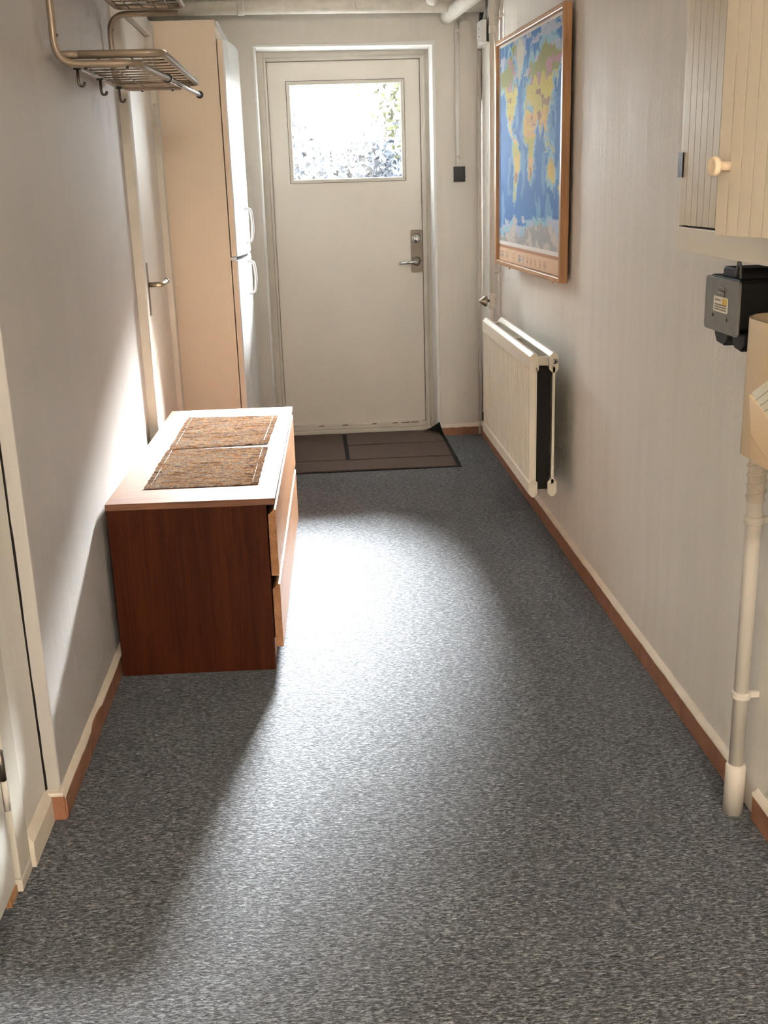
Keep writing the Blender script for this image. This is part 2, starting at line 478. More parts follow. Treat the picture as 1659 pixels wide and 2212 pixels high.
# lock plate, thumb turn, lever
lp = prism('lock_plate', rounded_rect(0.572, 0.633, 0.911, 1.144, 0.008), 'y', ly0-0.006, ly0+0.002, M_steel, d1, bevel=0.0015)
lp['label'] = 'dark steel lock plate'
lathe('thumb_turn', [(0, 0.024), (0.010, 0.026), (0.022, 0.024), (0.032, 0.017), (0.036, 0.008)], (0.602, ly0-0.005, 1.097), (0, -1, 0), M_chrome, lp)
lathe('rosette', [(0, 0.025), (0.006, 0.025), (0.009, 0.021), (0.012, 0.014)], (0.603, ly0-0.005, 0.971), (0, -1, 0), M_steel, lp)
tube('lever_handle', fillet([(0.603, ly0-0.008, 0.971), (0.603, ly0-0.055, 0.971), (0.500, ly0-0.058, 0.966)], 0.018), 0.0085, M_chrome, lp, 14)

# ------------------------------------------------------------------ inner left door
XW = -0.626
d2 = empty('door_2', (XW, 4.5, 0), label='flush cream side door with a small lever handle beside the fridge', cat='door', kind=S)
boxes('casing', [(XW-0.02, -0.604, 4.072, 4.128, 0, 2.06)], M_frame, d2, bevel=0.004)
boxes('casing', [(XW-0.02, -0.603, 4.862, 4.918, 0, 2.06)], M_frame, d2, bevel=0.004)
boxes('casing', [(XW-0.02, -0.604, 4.128, 4.862, 2.005, 2.06)], M_frame, d2, bevel=0.004)
box('leaf', XW-0.045, XW-0.002, 4.131, 4.859, 0.01, 2.000, M_door, d2, bevel=0.002)
box('key_plate', XW-0.003, XW+0.001, 4.285, 4.318, 0.935, 1.135, M_steel, d2)
tube('lever_handle', fillet([(XW, 4.302, 1.052), (XW+0.052, 4.302, 1.052), (XW+0.055, 4.425, 1.055)], 0.018), 0.0095, M_brass, d2, 14)
cyl('lever_tip', (XW+0.055, 4.40, 1.0545), (XW+0.055, 4.43, 1.0555), 0.0115, M_chrome, d2)
for hz in (1.70, 0.35):
    cyl('hinge', (-0.612, 4.862, hz-0.045), (-0.612, 4.862, hz-0.001), 0.008, M_frame, d2)
    cyl('hinge', (-0.612, 4.862, hz+0.001), (-0.612, 4.862, hz+0.045), 0.008, M_frame, d2)

# ------------------------------------------------------------------ near left door
d3 = empty('door_3', (-0.67, 1.6, 0), label='near white side door at the left picture edge with steel hinge', cat='door', kind=S)
box('leaf', -0.712, -0.672, 1.08, 1.978, 0.028, 2.03, M_white, d3, bevel=0.003)
boxes('casing', [(-0.70, -0.664, 1.992, 2.074, 0.030, 2.08)], M_frame, d3, bevel=0.003)
boxes('casing', [(-0.70, -0.664, 0.985, 1.067, 0.0, 2.08)], M_frame, d3, bevel=0.003)
boxes('casing', [(-0.70, -0.664, 1.067, 1.992, 2.035, 2.08)], M_frame, d3, bevel=0.003)
box('casing_block', -0.70, -0.663, 1.992, 2.072, 0.0, 0.029, M_frame, d3, bevel=0.002)
box('door_stop', -0.76, -0.69, 1.978, 1.992, 0.0, 2.04, M_dark, d3)
box('sill', -0.72, -0.674, 1.94, 1.992, 0.0, 0.018, M_beech, d3)
cyl('hinge', (-0.668, 1.984, 0.20), (-0.668, 1.984, 0.268), 0.006, M_frame, d3)
cyl('hinge', (-0.668, 1.984, 0.270), (-0.668, 1.984, 0.335), 0.007, M_steel, d3)

# ------------------------------------------------------------------ skirtings
TH, TP = 0.064, 0.012
def ledge_strip(name, pts_fn, n, parent):
    """uneven painted ledge on top of the tiles"""
    bm = bmesh.new(); prev = None
    for i in range(n+1):
        row = [bm.verts.new(p) for p in pts_fn(i/n)]
        if prev:
            for k in range(len(row)-1):
                bm.faces.new((prev[k], row[k], row[k+1], prev[k+1]))
        prev = row
    return bm_obj(name, bm, M_ledge, parent, smooth=True)

b_r = empty('baseboard_right', (XR, 2.0, 0), label='terracotta tile skirting with white painted top along the right wall', cat='skirting', kind=S)
js = [-2.2, -1.75, -1.39, -1.03, -0.67, -0.31, 0.05, 0.41, 0.77, 1.13, 1.46, 1.80, 2.085]
js2 = [2.150, 2.229, 2.564, 2.931, 3.282, 3.664, 4.02, 4.376, 4.73, 5.09, 5.45, 5.81, 6.050]
for seq in (js, js2):
    for a, b in zip(seq, seq[1:]):
        box('tile', XR-TP, XR-0.001, a+0.0022, b-0.0022, 0.0, TH+random.uniform(-0.002, 0.002), M_tile, b_r, bevel=0.0015)
    box('grout', XR-TP+0.003, XR-0.0005, seq[0], seq[-1], 0.0, TH-0.003, M_grout, b_r)
    rw = random.Random(int(seq[0]*100)+900)
    def pr_(t, a=seq[0], b=seq[-1], rw=rw):
        y = a+(b-a)*t
        w = rw.uniform(-0.0015, 0.0015)
        return [(XR-TP-0.0012, y, TH-0.004+w), (XR-TP+0.0005, y, TH+0.003+w*0.5), (XR-0.004, y, TH+0.006), (XR+0.001, y, TH+0.016+w)]
    ledge_strip('painted_ledge', pr_, int((seq[-1]-seq[0])/0.04), b_r)

b_l = empty('baseboard_left', (XL, 3.0, 0), label='terracotta tile skirting with chipped white top along the left wall', cat='skirting', kind=S)
for a, b in zip([2.263, 2.545, 2.888, 3.24, 3.60, 3.95], [2.545, 2.888, 3.24, 3.60, 3.95, 4.070]):
    box('tile', XL+0.001, XL+TP, a+0.0022, b-0.0022, 0, TH+random.uniform(-0.002, 0.002), M_tile, b_l, bevel=0.0015)
box('grout', XL+0.0005, XL+TP-0.003, 2.268, 4.07, 0, TH-0.003, M_grout, b_l)
box('tile', -0.667, XL+TP-0.003, 2.258, 2.268, 0, TH, M_tile, b_l, bevel=0.0015)
rw = random.Random(5)
def pl_(t):
    y = 2.252+(4.07-2.252)*t
    w = rw.uniform(-0.002, 0.002); q = 0.004 if 2.6 < y < 2.72 else 0
    return [(XL+TP+0.0012-q, y, TH-0.005+w+q*1.5), (XL+TP-0.0005-q, y, TH+0.003+w*0.5), (XL+0.004, y, TH+0.006), (XL-0.001, y, TH+0.016+w)]
ledge_strip('painted_ledge', pl_, 46, b_l)
box('painted_ledge', -0.671, XL+0.01, 2.252, 2.279, TH, TH+0.010, M_ledge, b_l, bevel=0.003)

b_f = empty('baseboard_far', (0.8, YF, 0), label='short run of terracotta tile skirting beside the outside door', cat='skirting', kind=S)
for a, b in ((0.712, 0.898), (0.898, 0.921)):
    box('tile', a+0.0015, b-0.0015, YF-TP, YF-0.001, 0, TH-0.012, M_tile, b_f, bevel=0.0015)
box('grout', 0.713, 0.921, YF-TP+0.003, YF-0.0005, 0, TH-0.015, M_grout, b_f)
rw2 = random.Random(9)
def pf_(t):
    x = 0.70+(0.93-0.70)*t; w = rw2.uniform(-0.0015, 0.0015)
    return [(x, YF-TP-0.0012, TH-0.017+w), (x, YF-TP+0.0005, TH-0.010+w), (x, YF-0.004, TH-0.006), (x, YF+0.001, TH+0.006+w)]
ledge_strip('painted_ledge', pf_, 10, b_f)
for a, b in ((-0.62, -0.42), (-0.42, -0.245)):
    box('tile', a+0.0015, b-0.0015, YF-TP, YF-0.001, 0, TH-0.012, M_tile, b_f, bevel=0.0015)

b_n = empty('baseboard_near', (-0.66, 2.17, 0), label='short white painted skirting beside the near left door', cat='skirting', kind=S)
prism('skirting_board', [(-0.672, 0.0), (-0.655, 0.0), (-0.655, 0.060), (-0.668, 0.082), (-0.672, 0.082)], 'y', 2.076, 2.256, M_ledge, b_n, bevel=0.002)

# ------------------------------------------------------------------ dresser
dr = empty('dresser', (-0.6225, 3.030, 0), -math.radians(1.45), label='low brown oak veneer dresser with two wide drawers against the left wall', cat='dresser')
DL, DW, DHt = 1.345, 0.461, 0.540
box('top', 0.0, 0.4875, 0.0, DL, DHt-0.020, DHt, M_oak_top, dr, bevel=0.0012, local=True)
box('side_panel', 0.002, DW, 0.002, 0.020, 0.0, DHt-0.0205, M_oak_shaded, dr, bevel=0.0008, local=True)
box('side_panel', 0.002, DW, DL-0.020, DL-0.002, 0.0, DHt-0.0205, M_oak_shaded, dr, bevel=0.0008, local=True)
box('back_panel', 0.004, 0.009, 0.020, DL-0.020, 0.02, DHt-0.021, M_oak_shaded, dr, local=True)
box('plinth', 0.40, 0.455, 0.021, DL-0.021, 0.0, 0.070, M_oak_front, dr, local=True)
box('inner_bottom', 0.010, 0.455, 0.021, DL-0.021, 0.071, 0.085, M_dark, dr, local=True)
for z0, z1 in ((0.301, 0.505), (0.074, 0.275)):
    # front with the slanted finger grip along its top edge
    prism('drawer_front', [(DW+0.004, z0), (DW+0.027, z0), (DW+0.027, z1), (DW+0.022, z1+0.001), (DW+0.004, z1-0.016)], 'y', 0.002, DL-0.002, M_oak_front, dr, bevel=0.0008, local=True)
    box('drawer_box', 0.03, DW+0.003, 0.026, DL-0.026, z0+0.02, z1-0.03, M_dark, dr, local=True)

# ------------------------------------------------------------------ placemats on the dresser
def placemat(quad, label, fold, seed):
    """woven reed mat: one row of ribs per reed, corner order near-left, near-right, far-right, far-left"""
    rnd = random.Random(seed)
    nl, nr, fr, fl_ = [Vector((p[0], p[1], 0)) for p in quad]
    e = empty('placemat', (nl.x, nl.y, DHt), label=label, cat='placemat', group='placemats on the dresser')
    n = 74; bm = bmesh.new(); prev = None; z0 = DHt+0.0006
    for i in range(n*2+1):
        t = i/(n*2)
        a = nl.lerp(fl_, t); b = nr.lerp(fr, t)
        jit = rnd.uniform(-0.0025, 0.0025) if i % 2 else 0.0
        h = z0 + 0.0012 + (0.0045 if i % 2 else 0.0) + 0.0022*math.exp(-((t-fold)/0.02)**2) + 0.0015*math.sin(t*9+seed)
        a2 = a.copy(); b2 = b.copy(); d = (b-a).normalized(); a2 -= d*jit; b2 += d*jit
        row = [bm.verts.new((p.x, p.y, max(z0+0.001, h+rnd.uniform(-0.0004, 0.0004)))) for p in (a2.lerp(b2, k/6) for k in range(7))]
        base = [bm.verts.new((a2.x, a2.y, z0)), bm.verts.new((b2.x, b2.y, z0))]
        full = [base[0]] + row + [base[1]]
        if prev:
            for k in range(len(full)-1): bm.faces.new((prev[k], full[k], full[k+1], prev[k+1]))
            bm.faces.new((prev[0], prev[-1], full[-1], full[0]))
        else:
            bm.faces.new(full)
        prev = full
    bm.faces.new(prev[::-1])
    bm_obj('woven_reeds', bm, M_reed, e)
    for s in (0.05, 0.95):
        pts = []
        for i in range(41):
            t = 0.02+0.96*i/40
            p = nl.lerp(fl_, t).lerp(nr.lerp(fr, t), s + 0.012*math.sin(i*1.9)*0.4)
            pts.append((p.x, p.y, DHt+0.0062+0.0008*math.sin(i*2.4)))
        tube('edge_thread', pts, 0.0008, M_thread, e, 6)
    return e
placemat([(-0.530, 3.182), (-0.190, 3.176), (-0.176, 3.655), (-0.520, 3.668)], 'nearer woven reed placemat with a crease across its middle, on the dresser', 0.56, 3)
placemat([(-0.516, 3.695), (-0.178, 3.708), (-0.154, 4.180), (-0.505, 4.212)], 'farther woven reed placemat, bleached by sunlight, on the dresser', 0.45, 8)

# ------------------------------------------------------------------ fridge freezer
fg = empty('fridge_freezer', (-0.65, 5.5, 0), label='tall white fridge freezer with cream side panel and curved doors', cat='fridge')
FY0, FY1 = 5.10, 5.90
bd = box('body', -0.955, -0.361, FY0, FY1, 0.02, 2.094, M_fridge_side, fg, bevel=0.003)
box('feet_plinth', -0.93, -0.38, FY0+0.02, FY1-0.02, 0.0, 0.02, M_black, fg)
box('top_trim', -0.3605, -0.349, FY0+0.004, FY1, 2.070, 2.090, M_fridge, fg, bevel=0.002)
def fdoor(z0, z1, hz0, hz1):
    prof = [(-0.357, FY0+0.003), (-0.334, FY0+0.001)]
    for k in range(13):
        t = k/12
        prof.append((-0.330 + 0.038*math.sin(PI*t)**0.7, FY0+0.004+(FY1-FY0-0.008)*t))
    prof += [(-0.334, FY1-0.001), (-0.357, FY1-0.003)]
    bm = bmesh.new(); add_prism(bm, prof, 'z', z0, z1)
    dd = bm_obj('door', bm, M_fridge, fg, bevel=0.003)
    sk = prism('door_edge_panel', [(-0.3565, FY0+0.0028), (-0.335, FY0+0.0008), (-0.335, FY0-0.0004), (-0.3565, FY0+0.0016)], 'z', z0+0.004, z1-0.004, M_fridge_side, dd)
    y = FY0+0.24
    xs = -0.330 + 0.038*math.sin(PI*0.3)**0.7
    tube('handle', fillet([(xs-0.004, y, hz0), (xs+0.028, y, hz0+0.004), (xs+0.036, y, (hz0+hz1)/2), (xs+0.028, y, hz1-0.004), (xs-0.004, y, hz1)], 0.03, 8), 0.0065, M_clear, dd, 12)
    return dd
fdoor(1.098, 2.018, 1.150, 1.305)
fdoor(0.060, 1.082, 0.910, 1.062)
box('hinge', -0.362, -0.335, FY0-0.004, FY0+0.03, 1.083, 1.097, M_fridge, fg, bevel=0.002)
box('door_gap', -0.358, -0.342, FY0+0.01, FY1-0.01, 1.084, 1.096, M_dark, fg)

# ------------------------------------------------------------------ radiator
rd = empty('radiator', (0.83, 4.4, 0.26), label='white ribbed double-panel radiator on the right wall under the map', cat='radiator')
RY0, RY1, RZ0, RZ1 = 3.86, 4.965, 0.255, 0.797
def rad_panel(x, ribs, name):
    bm = bmesh.new()
    zt, zb = RZ1-0.062, RZ0+0.062
    if ribs:
        n = 30; prof = []
        pit = (RY1-RY0)/n
        for i in range(n):
            y = RY0+i*pit
            prof += [(x+0.009, y), (x+0.009, y+pit*0.30), (x-0.011, y+pit*0.42), (x-0.011, y+pit*0.88)]
        prof.append((x+0.009, RY1))
        prof += [(x+0.012, RY1), (x+0.012, RY0)]
        add_prism(bm, prof, 'z', zb-0.01, zt+0.01)
    else:
        add_box(bm, x-0.002, x+0.007, RY0, RY1, zb-0.01, zt+0.01)
    return bm_obj(name, bm, M_rad, rd)
def rad_header(x, z0, z1, parent):
    zc = (z0+z1)/2; h = (z1-z0)/2
    pts = [(x-0.005, z0+0.004 if z0 < 0.4 else z0-0.012), (x+0.016, z0+0.010), (x+0.016, z1-0.012), (x+0.006, z1), (x-0.010, z1-0.008), (x-0.015, z1-0.016), (x-0.015, z0+0.012)]
    prism('header', [(x-0.017, z0+0.014), (x-0.004, z0), (x+0.006, z0), (x+0.017, z0+0.014), (x+0.017, z1-0.014), (x+0.006, z1), (x-0.004, z1), (x-0.017, z1-0.014)], 'y', RY0, RY1, M_rad, parent, bevel=0.002)
pf = rad_panel(0.790, True, 'front_panel')
rad_header(0.792, RZ1-0.075, RZ1, pf); rad_header(0.792, RZ0, RZ0+0.070, pf)
pb = rad_panel(0.862, False, 'rear_panel')
rad_header(0.864, RZ1-0.075, RZ1, pb); rad_header(0.864, RZ0, RZ0+0.070, pb)
for yy in (RY0+0.03, RY1-0.03, (RY0+RY1)/2):
    box('connector', 0.808, 0.848, yy-0.012, yy+0.012, RZ1-0.05, RZ1-0.018, M_rad, rd, bevel=0.002)
for i in range(28):
    y = RY0+0.006+i*(RY1-RY0-0.04)/27
    if abs(y-(RY0+RY1)/2) > 0.02:
        box('fin', 0.803, 0.852, y-0.0008, y+0.0008, RZ0+0.03, RZ1-0.052, M_dark, rd)
lathe('bleed_valve', [(0, 0.010), (0.007, 0.010), (0.008, 0.006), (0.010, 0.006)], (0.868, RY0+0.002, RZ1-0.032), (0, -1, 0), M_chrome, rd)
cyl('bleed_screw', (0.868, RY0-0.004, RZ1-0.032), (0.868, RY0-0.0095, RZ1-0.032), 0.004, M_black, rd)
for yy in (RY0+0.55, RY1-0.18):
    box('bracket', 0.8695, XR-0.0005, yy-0.012, yy+0.012, RZ0+0.12, RZ0+0.2, M_rad, rd)
box('drain_cap', 0.776, 0.796, RY1+0.001, RY1+0.022, RZ0+0.060, RZ0+0.098, M_plug, rd, bevel=0.003)

# heating riser with its valve
rs = empty('riser_pipe', (0.852, 5.16, 0.85), label='white heating riser with cone-shaped valve knob at the radiator end', cat='pipe')
RYp, RXp = 5.16, 0.852
cyl('pipe', (RXp, RYp, 0.885), (RXp, RYp, ZC), 0.0115, M_pipe, rs)
lathe('pipe_joint', [(0, 0.0115), (0.004, 0.0145), (0.028, 0.0145), (0.032, 0.0115)], (RXp, RYp, 2.02), (0, 0, 1), M_pipe, rs)
lathe('valve_body', [(0, 0.013), (0.010, 0.018), (0.018, 0.014), (0.050, 0.013), (0.062, 0.0165), (0.072, 0.0115)], (RXp, RYp, 0.815), (0, 0, 1), M_pipe, rs)
lathe('valve_knob', [(0, 0.007), (0.012, 0.007), (0.013, 0.026), (0.022, 0.026), (0.050, 0.005), (0.052, 0.001)], (RXp-0.012, RYp, 0.852), (-1, 0, 0), M_brass, rs)
tube('tail_pipe', fillet([(RXp, RYp, 0.820), (RXp, RYp, 0.740), (RXp-0.02, RYp-0.05, 0.745), (RXp-0.022, RY1-0.01, 0.745)], 0.03), 0.009, M_pipe, rs)
# pipes clipped to the right wall behind the map
for i, (yy, r_, lab) in enumerate(((5.50, 0.012, 'thicker white wall pipe running up behind the far edge of the map'), (5.40, 0.008, 'thin white wall pipe running up behind the far edge of the map'))):
    e = empty('wall_pipe', (XR, yy, 0.1), label=lab, cat='pipe', group='upright pipes on the right wall')
    cyl('pipe', (XR-r_-0.001, yy, 0.082), (XR-r_-0.001, yy, ZC), r_, M_pipe, e, 16)
    for zz in (0.95, 2.12):
        box('clip', XR-2*r_-0.004, XR-0.0005, yy-r_-0.003, yy+r_+0.003, zz, zz+0.012, M_pipe, e, bevel=0.002)
ct = cyl('corner_trunking', (XR-0.013, YF-0.014, 0.082), (XR-0.013, YF-0.014, 2.05), 0.012, M_pipe, None, 12)
tag(ct, 'slim white painted pipe in the far right corner of the corridor', 'pipe')

# ------------------------------------------------------------------ pipes under the ceiling
p1 = empty('ceiling_pipe', (0.2, 5.88, 2.25), label='long wrapped white pipe crossing the corridor below the ceiling at the far wall', cat='pipe')
tube('pipe', [(-0.98, 5.88, 2.262), (-0.4, 5.88, 2.261), (0.3, 5.88, 2.256), (0.93, 5.88, 2.247)], 0.042, M_wrap, p1, 20)
for xx in (-0.3, 0.28): lathe('tape_band', [(0, 0.0425), (0.004, 0.044), (0.03, 0.044), (0.034, 0.0425)], (xx, 5.88, 2.259), (1, 0, -0.01), M_wrap, p1)
p2 = empty('ceiling_pipe', (0.2, 5.74, 2.33), label='upper white wrapped pipe cut by the picture top at the far wall', cat='pipe')
tube('pipe', [(-0.98, 5.72, 2.340), (0.93, 5.72, 2.338)], 0.062, M_wrap, p2, 20)
p3 = empty('ceiling_pipe', (0.79, 5.7, 2.2), label='short thick white pipe pointing at the viewer beside the conduit', cat='pipe')
tube('pipe', fillet([(0.762, 6.03, 2.212), (0.800, 5.70, 2.222), (0.90, 4.80, 2.245)], 0.05), 0.036, M_wrap, p3, 20,
     )
p4 = empty('ceiling_pipe', (0.9, 5.3, 2.3), label='small stub of white pipe at the picture top near the right corner', cat='pipe')
lathe('pipe', [(0, 0.03), (0.03, 0.034), (0.05, 0.034), (0.08, 0.026), (0.3, 0.026)], (0.66, 5.80, 2.255), (0, -1, 0.5), M_wrap, p4)
# junction box in the corner
jb = empty('junction_box', (0.92, 5.9, 2.1), label='small white wedge-shaped junction box high in the far right corner', cat='box')
prism('cover', [(0.902, 5.93), (0.930, 5.98), (0.930, 5.80), (0.905, 5.82)], 'z', 2.06, 2.165, M_white, jb, bevel=0.004)
box('base', 0.912, XR-0.0005, 5.80, 5.985, 2.050, 2.062, M_white, jb, bevel=0.002)
for zz in (2.09, 2.13): cyl('screw', (0.9035, 5.87, zz), (0.900, 5.87, zz), 0.006, M_pipe, jb, 10)
for k, zz in enumerate((2.185, 2.21)):
    tube('cable_stub', [(0.915, 5.9, 2.165), (0.92, 5.90+0.01*k, zz), (0.925, 5.885, zz+0.03)], 0.007, M_black, jb, 8)

# surface conduit and black switch
sw = empty('wall_switch', (0.816, YF, 1.43), label='black square switch cover on the far wall right of the outside door', cat='switch')
box('back_box', 0.783, 0.850, YF-0.022, YF-0.0005, 1.392, 1.476, M_white, sw, bevel=0.005)
box('cover', 0.789, 0.851, YF-0.034, YF-0.0215, 1.395, 1.474, M_black, sw, bevel=0.002)
cyl('screw', (0.855, YF-0.012, 1.423), (0.849, YF-0.012, 1.423), 0.004, M_black, sw, 10)
cd = empty('conduit', (0.815, YF, 1.48), label='white conduit running down the far wall to the black switch', cat='conduit')
tube('tube', [(0.814, YF-0.0125, 1.477), (0.814, YF-0.0125, 1.51), (0.814, YF-0.0125, 1.512), (0.816, YF-0.0125, 2.185)], 0.0115, M_white, cd, 14, radii=[0.008, 0.008, 0.0115, 0.0115])
for zz in (1.516, 2.14): lathe('clip', [(0, 0.0116), (0.002, 0.0122), (0.012, 0.0122), (0.014, 0.0116)], (0.815, YF-0.0125, zz), (0, 0, 1), M_pipe, cd)

# ------------------------------------------------------------------ world map
mp_e = empty('world_map', (0.90, 3.96, 1.03), label='framed world map in a beech wood frame on the right wall', cat='map')
A0 = Vector((0.9005, 3.962, 0)); A1 = Vector((0.850, 5.068, 0))      # near and far front corners
ux = (A1-A0).normalized(); nx = Vector((ux.y, -ux.x, 0))               # nx points to the wall
if nx.x < 0: nx = -nx
MW = (A1-A0).length; MZ0, MZ1 = 1.031, 1.974
def mp(u, z, d):   # u from the near edge, d depth behind the frame front
    p = A0 + ux*u + nx*d
    return (p.x, p.y, z)
def mbox(name, u0, u1, z0, z1, d0, d1, mat, parent, bevel=0.0):
    bm = bmesh.new()
    v = [bm.verts.new(mp(u, z, d)) for d in (d0, d1) for (u, z) in ((u0, z0), (u1, z0), (u1, z1), (u0, z1))]
    for f in ((0,1,2,3),(7,6,5,4),(0,4,5,1),(1,5,6,2),(2,6,7,3),(3,7,4,0)): bm.faces.new([v[i] for i in f])
    return bm_obj(name, bm, mat, parent, bevel=bevel)
fw, fd = 0.020, 0.031
mbox('frame_side', 0, fw, MZ0, MZ1, 0, fd, M_beech, mp_e, 0.002)
mbox('frame_side', MW-fw, MW, MZ0, MZ1, 0, fd, M_beech, mp_e, 0.002)
mbox('frame_rail', fw, MW-fw, MZ1-fw, MZ1, 0, fd, M_beech_h, mp_e, 0.004)
mbox('frame_rail', fw, MW-fw, MZ0, MZ0+fw, 0, fd, M_beech_h, mp_e, 0.004)
mbox('backing', fw-0.005, MW-fw+0.005, MZ0+fw-0.005, MZ1-fw+0.005, 0.016, 0.024, M_beech_h, mp_e)
for u in (0.13, 0.86):
    cyl('hanging_pin', mp(u, MZ0-0.010, 0.012), mp(u, MZ0+0.002, 0.012), 0.003, M_beech, mp_e, 8)

LAND = [
 # lon, lat outlines
 [(-168,66),(-160,71),(-140,70),(-125,72),(-110,73),(-95,72),(-85,70),(-80,63),(-93,60),(-90,57),(-80,52),(-77,62),(-65,60),(-56,52),(-65,48),(-62,45),(-70,42),(-75,36),(-81,31),(-80,25),(-84,30),(-94,29),(-97,22),(-91,18),(-87,21),(-88,16),(-83,15),(-83,10),(-78,8),(-82,7),(-90,14),(-105,20),(-110,27),(-114,31),(-121,35),(-124,42),(-124,48),(-135,58),(-152,60),(-165,55),(-160,60)],
 [(-78,8),(-72,12),(-62,10),(-51,4),(-50,0),(-35,-6),(-39,-15),(-41,-22),(-48,-26),(-54,-34),(-62,-39),(-66,-46),(-69,-52),(-72,-53),(-75,-48),(-73,-38),(-70,-20),(-76,-14),(-81,-5),(-80,1)],
 [(-45,60),(-52,65),(-55,70),(-66,76),(-60,82),(-30,83),(-18,78),(-22,70),(-38,65)],
 [(-10,37),(-9,43),(-2,44),(-5,48),(2,51),(8,54),(8,57),(12,56),(20,55),(28,60),(22,62),(25,66),(18,62),(17,57),(12,60),(5,60),(12,66),(25,71),(40,67),(60,69),(75,73),(100,77),(115,74),(140,73),(160,70),(178,69),(178,65),(163,60),(157,52),(155,58),(140,58),(135,54),(141,47),(130,42),(127,35),(121,40),(122,31),(113,22),(106,19),(109,12),(105,9),(100,13),(103,2),(98,9),(94,17),(88,22),(80,15),(77,8),(73,18),(67,25),(57,26),(50,30),(56,25),(59,22),(52,16),(44,13),(39,21),(34,28),(36,36),(27,37),(26,41),(22,37),(19,42),(13,45),(18,40),(16,38),(8,44),(3,43),(0,39),(-5,36)],
 [(-6,36),(10,37),(20,32),(32,31),(37,20),(43,12),(51,11),(46,3),(40,-4),(40,-15),(35,-22),(32,-28),(26,-34),(18,-34),(13,-22),(13,-8),(9,0),(8,4),(-8,4),(-15,11),(-17,16),(-16,24),(-10,31)],
 [(44,-25),(50,-15),(47,-25)],
 [(114,-22),(122,-18),(130,-12),(136,-12),(136,-16),(141,-17),(142,-11),(146,-19),(153,-27),(150,-37),(144,-38),(137,-35),(130,-32),(116,-35)],
 [(96,5),(104,-3),(106,-6),(100,0)], [(109,1),(117,7),(118,1),(115,-4),(110,-2)], [(131,-1),(141,-3),(150,-9),(142,-9),(134,-4)],
 [(106,-6),(114,-7),(115,-9),(107,-8)], [(119,1),(125,1),(121,-3),(120,-6)], [(120,18),(122,17),(125,8),(122,10)],
 [(130,32),(135,35),(140,36),(141,42),(145,44),(140,41),(137,37)], [(-6,50),(1,52),(-2,56),(-5,58),(-5,54)], [(-24,65),(-14,65),(-18,63)],
 [(168,-46),(178,-38),(174,-36),(172,-42)], [(-85,22),(-74,20),(-77,19)],
 [(-120,73),(-105,78),(-90,76),(-80,73),(-75,70),(-64,66),(-70,63),(-80,68),(-100,72)], [(-95,80),(-70,83),(-64,82),(-80,77)],
 [(52,71),(68,77),(56,73)],
 [(-178,-78),(-150,-76),(-100,-73),(-62,-64),(-58,-66),(-64,-74),(-30,-77),(0,-70),(40,-68),(80,-67),(110,-66),(140,-66),(170,-72),(178,-78),(178,-84),(-178,-84)],
]
def in_poly(px, py, poly):
    ins = np.zeros(px.shape, bool)
    n = len(poly)
    for i in range(n):
        x1, y1 = poly[i]; x2, y2 = poly[(i+1) % n]
        if y1 == y2: continue
        c = ((y1 > py) != (y2 > py)) & (px < (x2-x1)*(py-y1)/(y2-y1)+x1)
        ins ^= c
    return ins
def vnoise(x, y, seed):
    rs_ = np.random.RandomState(seed); g = rs_.rand(64, 64)
    xi = np.floor(x).astype(int); yi = np.floor(y).astype(int); fx = x-xi; fy = y-yi
    fx = fx*fx*(3-2*fx); fy = fy*fy*(3-2*fy)
    q = lambda a, b: g[a % 64, b % 64]
    return (q(xi, yi)*(1-fx)+q(xi+1, yi)*fx)*(1-fy)+(q(xi, yi+1)*(1-fx)+q(xi+1, yi+1)*fx)*fy
def fbm(x, y, seed):
    return sum(vnoise(x*2**k, y*2**k, seed+k)*0.5**k for k in range(4))/1.875
# sheet: legend strip below, white margin, sea and land print
u_a, u_b = fw+0.001, MW-fw-0.001
z_a, z_b = MZ0+fw+0.001, MZ1-fw-0.001
GX, GZ = 300, 280
us, zs = np.meshgrid(np.linspace(0, 1, GX+1), np.linspace(0, 1, GZ+1))
col = np.ones(us.shape+(3,))
strip = 0.078; mgl = 0.014
mu = (us-mgl)/(1-2*mgl); mz = (zs-strip-0.018)/(1-strip-0.018-0.014)
inside = (mu > 0) & (mu < 1) & (mz > 0) & (mz < 1)
lon = (1-mu)*360-172                      # the near edge is the east
def merc_inv(v):                             # Miller-like cylinder from -80 to 83
    def f(l): l = np.radians(l); return 1.25*np.log(np.tan(PI/4+0.4*l))
    lo, hi = f(-79.0), f(83.0)
    return np.degrees(2.5*(np.arctan(np.exp((lo+(hi-lo)*v)/1.25))-PI/4))
lat = merc_inv(np.clip(mz, 0, 1))
wob = 2.2
plon = lon + wob*(fbm(mu*40, mz*40, 1)-0.5)*4; plat = lat + wob*(fbm(mu*40+9, mz*40, 7)-0.5)*3
lo_ = np.where(plon > 180, plon-360, plon)
land = np.zeros(us.shape, bool); shelf = np.zeros(us.shape, bool)
for pgn in LAND:
    land |= in_poly(lo_, plat, pgn)
    for dx, dy in ((7, 0), (-7, 0), (0, 5), (0, -5)):
        shelf |= in_poly(lo_+dx, plat+dy, pgn)
land[(lon > 186)] &= True
def L_(c): return np.array(lin(c))
sea = L_((66, 116, 178)); sea2 = L_((104, 152, 194)); shf = L_((146, 188, 204))
n1 = fbm(mu*16, mz*6, 20)[..., None]
ocean = np.where(n1 > 0.56, sea2, sea)
ocean = np.where(shelf[..., None] & (fbm(mu*30, mz*30, 40)[..., None] > 0.3), shf, ocean)
ocean = np.where((np.abs(lat) > 62)[..., None] & (fbm(mu*14, mz*30, 50)[..., None] > 0.52), L_((176, 186, 204)), ocean)
k = fbm(mu*18, mz*18, 60)[..., None]
absl = np.abs(lat)[..., None]
